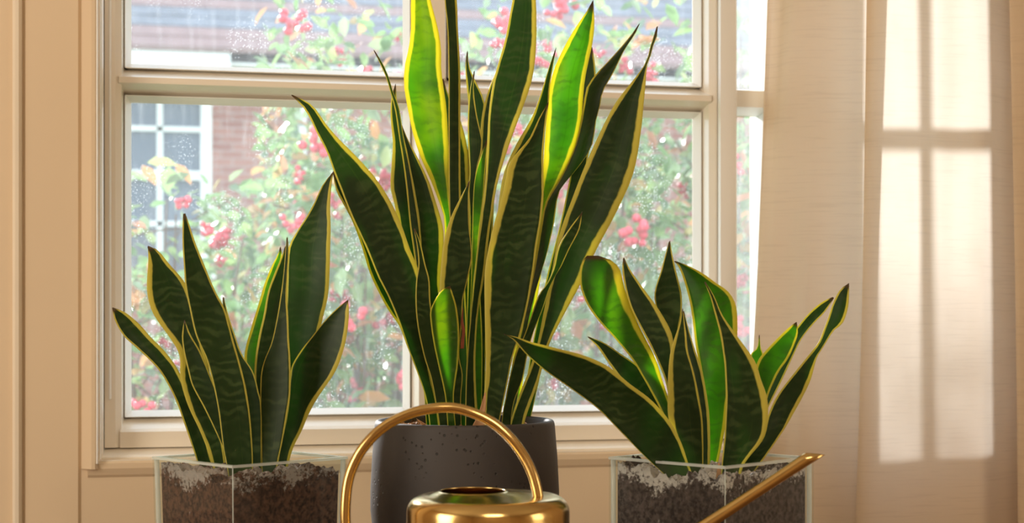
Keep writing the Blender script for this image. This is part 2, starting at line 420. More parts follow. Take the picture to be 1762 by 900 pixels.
# outer frame of the opening: stepped ledge below, jamb at the left, mullion to the side light
zs = gb - 0.046
link('sill', prism('sill', [(YS+0.012, zs), (YS+0.006, zs-0.001), (0.020, zs-0.009), (0.016, zs-0.012), (0.016, zs-0.023), (0.012, zs-0.025), (-0.006, OB+0.001), (-0.006, OB-0.004), (0.15, OB-0.004), (0.15, zs)], 'x', OL, OR, org=org), trim_m, win)
link('jamb', prism('jamb', [(YG+0.03, SL-0.001), (0.022, SL-0.001), (0.018, SL-0.003), (0.018, xw(175, 0.018)), (0.004, xw(172, 0.004)), (0.004, OL-0.002), (0.15, OL-0.002), (0.15, SL-0.001)], 'z', OB, OT, org=org), trim_m, win)
link('edge_highlight', boxes('edge_highlight', [(xw(165.5, -0.018), xw(168.5, -0.018), -0.0185, -0.010, OB-0.004, OT)], org=org, bevel=0.001), white_m, win)  # white strip painting the sky sheen on the casing edge
link('stile_highlight', boxes('stile_highlight', [(xw(187, 0.03), xw(191, 0.03), YS-0.006, YS+0.002, gb+0.03, gt)], org=org, bevel=0.0015), white_m, win)  # white strip painting a line of sky sheen down the stile
# side light: joinery coloured white to stand for its overexposed glare
side = empty('window_2', (xw(1290, YG), YG, gb)); struct(side)
s0, s1 = xw(1251, YG), OR - 0.012
so = side.location
mlx0, mlx1 = SR + 0.001, s0
link('mullion', prism('mullion', [(YG-0.004, s0), (0.030, s0-0.004), (0.026, s0-0.007), (0.026, SR+0.001), (YG+0.03, SR+0.001), (YG+0.03, s0)], 'z', gb-0.046, OT, org=so), white_m, side)
sm_t, sm_b = zw(1285, 155, YG), zw(1285, 199, YG)
bar_h('muntin', side, s0-0.004, s1+0.002, sm_t, sm_b, YS+0.001, white_m, 0.008, 0.008)
link('rail', prism('rail', [(YG-0.004, gb), (YS+0.001, gb-0.018), (YS+0.001, gb-0.0455), (YG+0.028, gb-0.0455), (YG+0.028, gb)], 'x', s0-0.002, s1+0.002, org=so), white_m, side)
link('stile', boxes('stile', [(s1, OR-0.0005, YS, YG+0.03, gb-0.046, OT-0.001)], org=so), white_m, side)
pane(side, s0-0.003, s1+0.003, gb-0.004, sm_b+0.003, pane2_m)
pane(side, s0-0.003, s1+0.003, sm_t-0.003, OT, pane2_m)
# second window behind the curtain
w3 = empty('window_3', (0.5*(PL+PR), YG, gb)); struct(w3); wo = w3.location
link('frame', boxes('frame', [(PL, PL+0.012, YS, YG+0.03, OB, OT), (PR-0.03, PR, YS, YG+0.03, OB, OT), (PL+0.012, PR-0.03, YS+0.001, YG+0.029, OB, gb), (PL+0.012, PR-0.03, YS+0.001, YG+0.029, OT-0.03, OT)], org=wo), white_m, w3)
vx = xw(1432, YG)
bar_v('muntin', w3, vx-0.008, vx+0.008, gb-0.001, OT-0.02, YS+0.002, white_m)
bar_h('muntin', w3, PL+0.01, PR-0.028, sm_t-0.010, sm_b+0.010, YS+0.003, white_m, 0.010, 0.010)
for (a, b) in ((PL+0.012, vx-0.006), (vx+0.006, PR-0.03)):
    pane(w3, a, b, gb, sm_b+0.012, pane2_m); pane(w3, a, b, sm_t-0.012, OT-0.03, pane2_m)

# ------------------------------------------------------------------ table that carries the pots
ZT = 1.10 - 0.345
tx0, tx1, ty0, ty1 = -0.75, 1.15, -1.22, -0.26
tb = empty('table', (0.5*(tx0+tx1), 0.5*(ty0+ty1), 0)); tag(tb, 'dark wooden table in front of the window under the pots', 'table')
to = tb.location
link('tabletop', boxes('tabletop', [(tx0, tx1, ty0, ty1, ZT-0.03, ZT)], org=to, bevel=0.004), wood_m, tb)
link('apron', boxes('apron', [(tx0+0.06, tx1-0.06, ty0+0.05, ty0+0.07, ZT-0.12, ZT-0.03), (tx0+0.06, tx1-0.06, ty1-0.07, ty1-0.05, ZT-0.12, ZT-0.03), (tx0+0.05, tx0+0.07, ty0+0.07, ty1-0.07, ZT-0.12, ZT-0.03), (tx1-0.07, tx1-0.05, ty0+0.07, ty1-0.07, ZT-0.12, ZT-0.03)], org=to), wood_m, tb)
for lx in (tx0+0.05, tx1-0.11):
    for ly in (ty0+0.05, ty1-0.11):
        link('leg', boxes('leg', [(lx, lx+0.06, ly, ly+0.06, 0, ZT-0.03)], org=to, bevel=0.004), wood_m, tb)

# ------------------------------------------------------------------ snake plants
def make_leaf(root, st, d0, d1, ml=6, mr=6, cup=0.12, yaw=0.0, mat=None, bow=0.0, name='leaf', th=0.0022, dz=None):
    st = np.array(st, dtype=float)
    NV, NU = 44, 11
    dense = crom(st, 0)
    ctr = 0.5*(dense[:, :2] + dense[:, 2:])
    q, s = resample(dense, NV, ctr)
    T = np.linspace(-1, 1, NU)
    grid = np.zeros((NV, NU, 3)); el = np.zeros((NV, NU)); er = np.zeros((NV, NU)); uv = np.zeros((NV, NU, 2))
    ln = 0.0; prevc = None
    for i in range(NV):
        L, Rr = q[i, :2], q[i, 2:]
        wpx = max(np.linalg.norm(Rr - L), 0.6)
        d = d0 + (d1-d0)*s[i]**1.2 + bow*math.sin(math.pi*s[i])
        wm = wpx*d/FPX
        fade = min(1.0, 0.35 + 1.5*s[i])
        me_l, me_r = min((0.66 if ml <= 6 else 0.92)*ml*fade, 0.2*wpx), min((0.66 if mr <= 6 else 0.92)*mr*fade, 0.2*wpx)
        yw = yaw if not isinstance(yaw, tuple) else yaw[0] + (yaw[1]-yaw[0])*s[i]
        for k, t in enumerate(T):
            p = L + (Rr-L)*(t+1)/2
            dd = d + yw*wm*t*0.5 + cup*wm*(1-t*t)
            grid[i, k] = P(p[0], p[1], dd)
            el[i, k] = (t+1)/2*wpx/me_l; er[i, k] = (1-t)/2*wpx/me_r
        c = grid[i, NU//2]
        if prevc is not None: ln += np.linalg.norm(c-prevc)
        prevc = c
        uv[i, :, 0] = (T+1)/2; uv[i, :, 1] = ln
    du = np.gradient(grid, axis=1); dv = np.gradient(grid, axis=0)
    nrm = np.cross(du, dv); nl = np.linalg.norm(nrm, axis=2, keepdims=True); nrm = nrm/np.maximum(nl, 1e-12)
    thick = th*0.5*(1 - 0.75*np.abs(T)**3)[None, :, None]*(1-0.7*s[:, None, None]**4)
    A = (grid + nrm*thick).reshape(-1, 3); B = (grid - nrm*thick).reshape(-1, 3)
    n = NV*NU; vs = np.vstack([A, B]); fs = []
    for i in range(NV-1):
        for k in range(NU-1):
            a = i*NU+k
            fs.append((a, a+1, a+NU+1, a+NU)); fs.append((n+a, n+a+NU, n+a+NU+1, n+a+1))
        a = i*NU; fs.append((a, a+NU, n+a+NU, n+a))
        a = i*NU+NU-1; fs.append((a, n+a, n+a+NU, a+NU))
    for k in range(NU-1):
        fs.append((k, n+k, n+k+1, k+1)); a = (NV-1)*NU+k; fs.append((a, a+1, n+a+1, n+a))
    me = mesh(name, vs, fs, True, org=root.location)
    for nm, ar in (('el', el), ('er', er), ('along', np.repeat(s[:, None], NU, 1))):
        at = me.attributes.new(nm, 'FLOAT', 'POINT'); at.data.foreach_set('value', np.concatenate([ar.ravel(), ar.ravel()]))
    ul = me.uv_layers.new(name='UVMap'); li = np.zeros(len(me.loops), dtype=int); me.loops.foreach_get('vertex_index', li)
    uvv = np.vstack([uv.reshape(-1, 2)]*2)[li]; ul.data.foreach_set('uv', uvv.ravel())
    return link(name, me, mat or leafA, root)

def glass_planter(u, d, label, zr, half, taper, tint, seed, white):
    """square glass vase standing with one corner to the camera, soil inside"""
    c = P(u, HOR, d); root = empty('potted_snake_plant', (c[0], c[1], ZT)); tag(root, label, 'plant', 'snake plants on the table by the window')
    H = 1.10 - zr - ZT; t = 0.006; rot = R(45) - TH
    def sq(h, z): return [(h*(x*math.cos(rot) - y*math.sin(rot)), h*(x*math.sin(rot) + y*math.cos(rot)), z) for x, y in ((-1,-1),(1,-1),(1,1),(-1,1))]
    hs = half/math.sqrt(2)
    hb = hs*taper
    def hz(z): return hb + (hs-hb)*z/H
    # walls: outer and inner skins
    v = sq(hz(0), 0) + sq(hz(H), H) + sq(hz(0.012)-t, 0.012) + sq(hz(H)-t, H)
    f = [(0, 1, 2, 3)[::-1], (8, 9, 10, 11)]
    for i in range(4):
        j = (i+1) % 4
        f += [(i, j, 4+j, 4+i), (8+i, 12+i, 12+j, 8+j)]
    link('glass_vase', mesh('glass_vase', v, f), vglass_m, root)
    # polished rim and corner edges
    e = 0.0004
    v = sq(hz(H)+e, H-0.002) + sq(hz(H)+e, H+0.0008) + sq(hz(H)-t-e, H-0.002) + sq(hz(H)-t-e, H+0.0008); f = []
    for i in range(4):
        j = (i+1) % 4
        f += [(i, j, 4+j, 4+i), (8+i, 12+i, 12+j, 8+j), (4+i, 4+j, 12+j, 12+i), (i, 8+i, 8+j, j)]
    link('rim', fixn(mesh('rim', v, f)), vedge_m, root)
    for i in range(4):
        a = np.array(sq(hz(0.004)-0.0012, 0.004)[i]); b = np.array(sq(hz(H)-0.0012, H-0.002)[i])
        er_ = (0.0007, 0.0030, 0.0010, 0.0030)[i]; sh = 1 - er_*1.2/half
        a, b = a*(sh, sh, 1), b*(sh, sh, 1)
        link('corner_edge', tube('corner_edge', [a, 0.5*(a+b), b], er_, 8, 6), vedge_m, root)
    # soil
    rng = np.random.RandomState(seed); N = 34; zt = H - 0.011
    vs, fs = [], []
    lat = rng.randn(N+1, N+1)
    for _ in range(2): lat = (lat + np.roll(lat, 1, 0) + np.roll(lat, 1, 1) + np.roll(lat, -1, 0) + np.roll(lat, -1, 1))/5*1.6
    def rotp(x, y): return x*math.cos(rot) - y*math.sin(rot), x*math.sin(rot) + y*math.cos(rot)
    for i in range(N+1):
        for j in range(N+1):
            a, b = -1+2*i/N, -1+2*j/N
            hh = hz(zt) - t - 0.0012
            x, y = rotp(a*hh, b*hh)
            vs.append((x, y, zt + 0.0045*lat[i, j] + 0.010*max(abs(a), abs(b))**4*(0.5+0.5*math.sin(3*a+2*b+seed)) - 0.006))
    for i in range(N):
        for j in range(N):
            a = i*(N+1)+j; fs.append((a, a+N+1, a+N+2, a+1))
    ring = [i*(N+1) for i in range(N+1)] + [N*(N+1)+j for j in range(1, N+1)] + [i*(N+1)+N for i in range(N-1, -1, -1)] + [j for j in range(N-1, 0, -1)]
    base = len(vs); kb = (hz(0.0125)-t-0.0012)/(hz(zt)-t-0.0012)
    for r_ in ring:
        p = vs[r_]; vs.append((p[0]*kb, p[1]*kb, 0.0125))
    m = len(ring)
    for k in range(m):
        fs.append((ring[k], ring[(k+1) % m], base+(k+1) % m, base+k))
    fs.append(tuple(base+k for k in range(m)))
    link('soil', fixn(mesh('soil', vs, fs)), soil('potting_soil', white, zt+0.006, tint), root)
    return root

# --- left plant
LP = glass_planter(430, 1.850, 'small snake plant in a square glass vase, left of the grey pot', 0.165, 0.1165, 0.95, (0.060, 0.028, 0.017), 3, 0.5)
make_leaf(LP, [(360,838,386,838),(345,810,370,806),(331,769,357,760),(315,723,343,715),(305,695,333,685),(292,667,318,660),(275,639,303,631),(254,616,282,603),(231,595,259,580),(213,578,240,558),(198,552,216,538),(193,530,194,529)], 1.880, 1.85, 4, 7, 0.16, 0.2)
make_leaf(LP, [(372,838,392,838),(364,795,388,795),(346,746,382,746),(328,708,374,708),(318,682,368,682),(310,649,362,649),(310,618,356,615),(303,598,350,590),(290,578,345,565),(269,549,338,540),(259,529,332,520),(253,503,325,500),(253,478,312,478),(255,452,290,453),(255,436,272,431),(254,424,255,423)], 1.855, 1.83, 10, 8, 0.10, 0.1)
make_leaf(LP, [(392,838,410,838),(388,785,405,785),(379,761,402,761),(364,728,395,728),(349,698,385,698),(331,664,370,664),(323,636,358,636),(316,605,345,605),(313,580,330,580),(315,562,322,562),(317,551,318,550)], 1.832, 1.815, 4, 4, 0.08, -0.1)
make_leaf(LP, [(396,838,434,838),(390,800,435,800),(384,770,434,765),(376,708,430,713),(367,662,423,667),(354,615,413,626),(337,577,400,580),(327,534,388,535),(319,493,369,498),(316,452,350,452),(314,420,337,420),(314,390,327,390),(315,368,319,367)], 1.800, 1.760, 4, 5, 0.08, 0.05)
make_leaf(LP, [(428,838,450,838),(425,797,450,797),(418,703,450,703),(412,675,445,675),(405,641,436,641),(396,609,416,609),(390,570,402,570),(384,539,392,539),(383,512,385,511)], 1.842, 1.85, 3, 3, 0.08)
make_leaf(LP, [(440,838,455,838),(436,760,456,760),(430,690,455,690),(423,640,452,640),(421,608,452,608),(432,565,455,565),(446,520,468,520),(455,489,475,489),(467,459,482,459),(478,438,485,438),(482,425,483,424)], 1.885, 1.92, 6, 4, 0.1, 0.5, leafB)
make_leaf(LP, [(445,838,470,838),(444,760,475,760),(440,690,480,690),(438,631,485,631),(445,580,490,580),(453,545,492,545),(461,502,493,502),(474,466,494,466),(485,440,496,440),(490,425,493,423)], 1.860, 1.87, 5, 4, 0.08, 0.2)
make_leaf(LP, [(452,838,472,838),(451,800,477,800),(450,764,485,764),(449,723,492,723),(448,682,499,682),(449,645,500,640),(455,620,499,610),(467,590,497,580),(476,550,496,545),(483,507,494,512),(488,469,495,469),(491,433,497,433),(493,409,495,408)], 1.805, 1.82, 3, 4, 0.06, -0.2)
make_leaf(LP, [(470,838,490,838),(470,790,495,790),(475,720,510,720),(482,660,528,650),(488,600,545,590),(490,550,555,548),(493,500,564,510),(494,460,567,469),(497,425,568,431),(513,395,569,392),(528,372,568,360),(543,344,569,335),(554,320,571,312),(573,295,575,293)], 1.885, 1.93, 5, 7, 0.12, -0.2)
make_leaf(LP, [(472,838,488,838),(478,795,497,795),(483,765,505,769),(490,730,519,741),(495,700,530,715),(497,675,543,690),(499,650,557,669),(503,628,577,639),(518,603,589,608),(536,580,596,580),(556,555,600,548),(578,532,600,530),(597,517,599,516)], 1.836, 1.84, 4, 7, 0.10, -0.3)

# --- right plant
RP = glass_planter(1224, 1.785, 'small snake plant in a square glass vase, right of the grey pot by the curtain', 0.1595, 0.1180, 1.0, (0.050, 0.036, 0.034), 8, 0.85)
make_leaf(RP, [(1168,840,1196,835),(1138,812,1189,810),(1112,788,1184,797),(1093,769,1173,764),(1061,736,1154,727),(1028,703,1121,689),(991,675,1084,661),(965,657,1047,631),(938,638,1005,612),(911,615,960,600),(895,598,912,588),(884,585,889,580),(867,574,868,576)], 1.742, 1.66, 3, 9, 0.10, 0.1)
make_leaf(RP, [(1175,838,1195,838),(1160,780,1180,780),(1148,735,1165,735),(1133,698,1155,700),(1104,645,1140,655),(1085,615,1127,615),(1057,581,1110,582),(1031,553,1095,551),(1011,525,1083,520),(999,494,1073,490),(998,466,1067,464),(1003,448,1052,448),(1010,440,1030,440)], 1.815, 1.83, 5, 16, 0.10, 0.3, leafB)
make_leaf(RP, [(1180,838,1200,838),(1170,770,1185,770),(1158,720,1172,720),(1150,680,1165,680),(1143,650,1160,645),(1125,607,1160,607),(1108,574,1155,572),(1087,533,1135,535),(1076,497,1112,503),(1071,466,1085,465),(1072,445,1074,443)], 1.792, 1.80, 4, 20, 0.08, 0.3)
make_leaf(RP, [(1170,838,1185,833),(1140,760,1160,750),(1112,715,1140,695),(1085,680,1118,655),(1065,650,1098,630),(1045,622,1070,610),(1027,596,1040,590),(1011,580,1012,579)], 1.838, 1.86, 5, 4, 0.10, 0.2)
make_leaf(RP, [(1185,838,1200,838),(1176,740,1192,740),(1165,660,1184,660),(1155,610,1175,610),(1145,575,1168,575),(1132,540,1173,538),(1126,510,1173,507),(1130,488,1168,485),(1137,468,1163,465),(1144,441,1157,438),(1151,416,1153,414)], 1.812, 1.81, 3, 4, 0.10)
make_leaf(RP, [(1180,838,1208,838),(1176,800,1210,800),(1160,760,1210,760),(1150,717,1209,725),(1149,681,1204,690),(1150,640,1195,645),(1154,605,1184,605),(1163,575,1181,575),(1170,555,1178,555),(1174,532,1175,530)], 1.758, 1.76, 13, 5, 0.08, -0.1)
make_leaf(RP, [(1195,838,1220,838),(1195,776,1222,776),(1195,722,1221,722),(1192,685,1217,685),(1186,640,1208,638),(1180,605,1197,605),(1176,570,1186,570),(1175,537,1177,535)], 1.778, 1.775, 4, 9, 0.08, 0.4)
make_leaf(RP, [(1205,838,1225,838),(1212,776,1240,776),(1215,722,1250,722),(1212,685,1255,685),(1206,640,1262,650),(1198,600,1267,610),(1193,560,1269,560),(1188,525,1266,525),(1182,500,1253,502),(1176,480,1232,487),(1170,464,1207,469),(1165,455,1183,457),(1160,450,1162,449)], 1.800, 1.785, 5, 9, 0.14, 0.3, leafB, bow=0.02)
make_leaf(RP, [(1240,838,1272,838),(1242,800,1280,800),(1246,760,1312,757),(1248,722,1321,722),(1249,685,1320,685),(1248,649,1309,652),(1246,620,1298,620),(1239,575,1266,575),(1230,540,1243,542),(1222,510,1229,510),(1212,486,1214,485)], 1.735, 1.72, 4, 12, 0.10, 0.1)
make_leaf(RP, [(1262,838,1280,838),(1270,780,1292,780),(1282,730,1305,735),(1290,690,1318,695),(1296,655,1325,672),(1304,622,1340,640),(1318,603,1356,617),(1342,578,1368,590),(1358,563,1373,573),(1369,555,1371,554)], 1.790, 1.80, 6, 6, 0.12, 0.3, leafB)
make_leaf(RP, [(1240,842,1275,842),(1262,808,1305,803),(1285,788,1325,775),(1312,755,1350,738),(1322,715,1365,712),(1337,682,1380,685),(1362,648,1395,653),(1390,613,1405,617),(1408,590,1415,600),(1417,568,1434,570),(1425,547,1450,556),(1434,520,1459,530),(1446,498,1461,505),(1460,488,1461,487)], 1.765, 1.78, 4, 8, 0.14, 0.4)
make_leaf(RP, [(1255,838,1272,838),(1275,760,1295,765),(1295,700,1318,710),(1320,640,1345,655),(1345,598,1365,612),(1371,564,1380,582),(1393,538,1400,557),(1414,520,1420,536),(1433,511,1435,513)], 1.812, 1.86, 4, 4, 0.14, 0.5)
make_leaf(RP, [(1255,838,1270,838),(1270,740,1290,740),(1280,680,1305,680),(1287,640,1315,640),(1292,610,1313,610),(1303,598,1309,598),(1306,577,1307,576)], 1.835, 1.85, 3, 3, 0.1, 0.0, leafB)
make_leaf(RP, [(1231,836,1243,836),(1232,822,1242,822),(1234,808,1240,808),(1236,797,1238,796)], 1.712, 1.715, 2, 2, 0.1, 0.0, husk_m, name='husk')

# --- large plant in the grey pot
dP = 2.0
c = P(800, HOR, dP)
BP = empty('potted_snake_plant', (c[0], c[1], ZT)); tag(BP, 'tall snake plant in a round grey concrete pot in the middle', 'plant', 'snake plants on the table by the window')
Hp = 1.10 - 0.1300 - ZT
prof = [(0.001, 0.0), (0.098, 0.0), (0.104, 0.004), (0.116, 0.05), (0.1215, 0.10), (0.1215, 0.125), (0.1195, 0.165), (0.1160, Hp-0.006), (0.1150, Hp-0.002), (0.1130, Hp), (0.1085, Hp), (0.1065, Hp-0.003), (0.1060, Hp-0.03), (0.1060, 0.02), (0.001, 0.02)]
link('pot', lathe('pot', prof, 96), conc_m, BP)
rng = np.random.RandomState(5)
vs, fs = [], []; NR, NA = 16, 64
for i in range(NR+1):
    for k in range(NA):
        a = 2*math.pi*k/NA; r = 0.1055*i/NR + 0.0001
        vs.append((r*math.cos(a), r*math.sin(a), Hp-0.016 + 0.004*rng.randn()*(1 if 0 < i < NR else 0.3)))
for i in range(NR):
    for k in range(NA):
        j = (k+1) % NA; fs.append((i*NA+k, (i+1)*NA+k, (i+1)*NA+j, i*NA+j))
link('soil', mesh('soil', vs, fs), soil('bark_soil', 0.0, 0.0, (0.10, 0.05, 0.03)), BP)
# bark chips on the soil
cb = mesh('bark_chip', [(-.006,-.003,0),(.006,-.004,0),(.007,.003,0),(-.005,.004,0),(-.005,-.002,.004),(.005,-.003,.003),(.005,.002,.005),(-.004,.003,.003)], [(3,2,1,0),(4,5,6,7),(0,1,5,4),(1,2,6,5),(2,3,7,6),(3,0,4,7)])
cb.materials.append(husk_m)
for k in range(46):
    a, r = rng.uniform(0, 2*math.pi), rng.uniform(0.065, 0.1)
    o = link('bark_chip', cb, None, BP); o.location = (r*math.cos(a), r*math.sin(a), Hp-0.013+rng.uniform(0, 0.004)); o.rotation_euler = rng.uniform(-1, 1, 3); o.scale = [rng.uniform(0.6, 1.3)]*3

B = lambda st, d0, d1, *a, **k: make_leaf(BP, st, d0, d1, *a, **k)
# front row
B([(742,757,760,757),(734,691,752,693),(719,644,742,644),(703,602,738,602),(690,564,732,555),(669,512,727,505),(651,477,722,470),(633,433,705,428),(618,400,690,385),(603,368,670,343),(588,330,645,305),(574,294,612,268),(563,263,585,241),(545,228,562,215),(525,189,537,181),(501,164,503,163)], 1.945, 1.90, 4, 9, 0.10, 0.15)
B([(746,757,758,757),(726,660,740,655),(702,600,722,590),(687,561,710,545),(669,535,700,515),(651,502,690,480),(636,469,678,445),(622,423,660,400),(606,380,640,355),(590,350,622,320),(581,334,603,300),(576,318,590,290),(573,296,576,288)], 1.975, 1.95, 6, 4, 0.08)
B([(760,757,778,757),(750,693,772,693),(741,649,766,649),(730,615,758,615),(719,565,748,565),(715,523,741,523),(716,484,739,482),(720,455,732,455),(717,420,724,420),(712,394,714,393)], 1.925, 1.885, 3, 3, 0.08)
B([(772,757,786,757),(767,693,781,690),(763,667,783,662),(754,627,788,627),(746,589,790,585),(741,553,789,553),(741,533,785,525),(752,510,780,508),(762,498,777,499),(772,493,775,492)], 1.918, 1.90, 3, 4, 0.12, 0.2, leafB)
B([(775,757,795,757),(772,690,793,690),(768,640,796,645),(764,600,790,610),(760,553,795,553),(757,515,797,515),(757,484,804,484),(760,446,812,446),(763,420,811,420),(770,390,808,390),(781,362,807,365),(794,337,807,340),(807,312,808,311)], 1.945, 1.93, 10, 3, 0.08)
B([(832,757,853,757),(832,700,862,712),(835,650,873,660),(836,620,882,615),(835,579,897,570),(834,528,910,515),(834,472,918,466),(840,430,925,415),(849,390,930,385),(862,344,935,344),(869,313,935,313),(876,282,935,275),(892,260,936,250),(911,238,938,222),(926,206,941,200),(943,177,944,175)], 1.930, 1.90, 13, 5, 0.10, 0.0)
B([(860,757,878,757),(866,705,880,720),(869,690,885,690),(877,649,899,653),(888,607,910,600),(901,580,920,566),(915,540,934,532),(927,508,945,498),(942,487,956,474),(953,460,966,458),(962,423,980,428),(982,390,997,395),(1001,366,1002,364)], 1.945, 1.925, 3, 3, 0.08, 0.2)
# second row
B([(735,757,750,757),(728,640,742,640),(722,540,738,540),(714,450,728,450),(706,392,723,392),(701,341,715,343),(695,289,704,282),(687,238,694,233),(680,190,687,186),(672,160,676,157),(665,135,669,133),(655,112,659,110),(643,87,644,86)], 1.990, 1.975, 3, 8, 0.1, 0.6)
B([(738,757,752,757),(725,640,745,640),(708,540,735,540),(694,450,728,450),(680,358,718,370),(672,323,710,330),(674,280,703,280),(676,246,697,246),(673,215,690,215),(672,185,684,185),(675,160,682,160),(680,145,681,144)], 2.015, 2.02, 7, 3, 0.1)
B([(752,757,775,757),(745,640,772,640),(735,540,765,540),(728,480,758,490),(722,430,763,425),(720,384,762,390),(714,343,750,348),(706,300,738,312),(700,270,718,270),(694,240,703,242),(688,212,690,211)], 2.000, 2.00, 4, 16, 0.08, 0.3)
B([(772,757,790,757),(768,640,790,640),(766,540,788,540),(765,450,783,450),(765,400,780,400),(765,376,776,376),(752,338,774,338),(740,307,773,307),(724,271,772,275),(711,231,771,240),(700,178,768,185),(695,143,762,143),(697,110,759,115),(703,84,759,84),(707,51,754,51),(707,0,741,0),(712,-60,728,-60),(718,-110,721,-112)], 2.030, 2.07, 8, 10, 0.12, 0.2, leafB)
B([(790,757,805,757),(785,600,808,600),(778,450,812,450),(772,360,811,340),(766,300,809,302),(762,250,806,265),(760,215,797,222),(759,180,785,190),(760,155,772,165),(761,137,763,136)], 2.055, 2.10, 5, 16, 0.10)
B([(790,757,806,757),(786,600,804,600),(778,450,798,450),(773,353,793,353),(772,228,792,228),(772,128,792,128),(770,51,788,51),(765,0,786,0),(763,-60,779,-60),(766,-130,769,-132)], 1.975, 1.99, 2, 6, 0.06, 0.9)
B([(812,757,825,757),(810,600,828,600),(808,450,830,450),(806,350,832,350),(805,270,833,270),(806,215,832,215),(806,180,834,178),(803,150,822,147),(801,125,811,125),(801,108,806,106),(803,89,805,88)], 2.060, 2.09, 4, 4, 0.10)
B([(803,757,817,757),(802,600,822,600),(806,450,828,450),(808,380,827,380),(806,330,822,330),(808,300,820,298),(807,270,828,262),(805,238,830,240),(805,205,822,205),(806,180,818,180),(809,153,815,153),(815,123,817,122)], 2.010, 2.02, 3, 3, 0.10)
B([(812,757,828,757),(808,600,830,600),(810,500,826,500),(812,425,823,425),(814,343,832,338),(818,302,835,295),(830,262,838,255),(836,243,838,241)], 1.990, 1.985, 2, 3, 0.08, 0.0, leafB)
B([(800,757,825,757),(802,640,818,640),(808,560,822,545),(815,480,834,470),(822,420,842,400),(829,362,848,362),(835,310,856,315),(838,250,874,255),(841,195,897,192),(848,143,913,146),(857,110,920,110),(869,69,923,65),(875,38,923,38),(882,0,922,0),(892,-50,914,-50),(901,-100,904,-102)], 1.970, 1.95, 6, 10, 0.08, -0.1)
B([(815,757,835,757),(812,600,836,600),(815,450,845,450),(820,350,850,350),(824,270,850,270),(827,220,850,220),(831,189,855,185),(839,160,858,150),(848,135,860,128),(862,105,864,103)], 2.035, 2.06, 8, 4, 0.1)
B([(838,757,855,757),(840,600,862,600),(848,480,880,480),(855,380,890,380),(864,310,905,310),(877,272,918,272),(892,242,930,242),(908,215,938,210),(921,188,944,180),(934,150,946,150),(944,117,951,117),(956,83,957,82)], 1.985, 1.98, 8, 3, 0.10, -0.2)
B([(872,757,890,757),(880,640,902,640),(895,540,920,540),(908,450,934,450),(918,390,940,380),(928,345,942,345),(932,320,957,320),(935,285,975,285),(937,250,990,250),(939,222,999,218),(941,190,1002,185),(944,160,1006,140),(953,120,1014,100),(973,77,1020,72),(990,48,1023,42),(1008,22,1022,22),(1019,3,1021,0)], 2.020, 2.03, 9, 9, 0.12, 0.4, leafB)
B([(890,757,905,757),(915,600,940,600),(940,480,970,480),(965,380,995,370),(985,280,1012,270),(995,200,1022,190),(1003,140,1025,130),(1008,105,1022,98),(1017,82,1019,81)], 2.075, 2.11, 4, 4, 0.08)
B([(866,757,884,757),(874,690,890,690),(882,625,900,620),(895,575,908,560),(907,520,922,500),(918,466,940,440),(928,400,953,385),(938,352,962,330),(956,320,985,300),(975,285,1017,255),(990,250,1026,205),(998,215,1032,185),(1004,180,1037,158),(1010,150,1050,135),(1026,127,1062,112),(1050,102,1075,85),(1083,64,1093,58),(1099,42,1101,40)], 2.000, 2.06, 6, 4, 0.14, 0.8)
B([(872,757,896,757),(878,728,903,724),(886,700,912,697),(898,668,923,667),(913,630,934,630),(925,590,945,592),(934,545,963,555),(941,510,978,527),(949,470,997,492),(962,405,1025,432),(985,341,1062,362),(1008,282,1090,297),(1034,225,1103,225),(1058,179,1107,184),(1083,146,1111,143),(1105,118,1113,115),(1114,100,1119,98),(1120,76,1125,76),(1126,58,1132,58),(1130,46,1132,45)], 1.975, 2.02, 8, 13, 0.12, 0.1)
# dry papery sheaths at the base
B([(728,748,760,752),(728,738,750,744),(722,727,740,735),(716,720,722,724)], 1.905, 1.905, 2, 2, 0.2, 0, husk_m, name='husk')
B([(806,752,836,752),(812,735,834,740),(822,715,834,722),(830,690,836,696),(834,676,836,675)], 1.912, 1.915, 2, 2, 0.2, 0, husk_m, name='husk')
B([(792,600,798,600),(793,585,799,583),(795,570,800,568),(793,556,797,552),(796,530,797,529)], 1.918, 1.92, 1, 1, 0.2, 0, red_husk_m, name='husk')

# ------------------------------------------------------------------ brass watering can
dW = 1.55
cw = P(840, HOR, dW); WC = empty('watering_can', (cw[0], cw[1], ZT)); tag(WC, 'polished brass watering can with round loop handle and long thin spout', 'watering can')
Hc = 1.10 - 0.1735 - ZT; rc = 0.0815
prof = [(0.001, 0.0), (rc-0.004, 0.0), (rc-0.0015, 0.001), (rc, 0.004), (rc, Hc-0.019)]
cen = [(0, 0)]*5
for k in range(1, 9):
    a = math.pi/2*k/8; prof.append((rc - 0.016 + 0.016*math.cos(a), Hc-0.019 + 0.016*math.sin(a))); cen.append((0, 0))
hole = np.array((-0.0155*math.cos(TH)+0.008*math.sin(TH), 0.0155*math.sin(TH)+0.008*math.cos(TH)))
for r_, z_, f_ in ((0.054, Hc-0.0025, 0.3), (0.046, Hc-0.001, 0.6), (0.036, Hc, 1.0), (0.0345, Hc+0.0006, 1), (0.0335, Hc+0.0012, 1), (0.0325, Hc+0.0008, 1), (0.0335, Hc-0.0008, 1), (0.060, Hc-0.006, 0.4), (rc-0.004, Hc-0.03, 0), (rc-0.004, 0.01, 0), (0.001, 0.008, 0)):
    prof.append((r_, z_)); cen.append(tuple(hole*f_))
link('body', lathe('body', prof, 96, centres=cen), brass_m, WC)
wo_ = WC.location
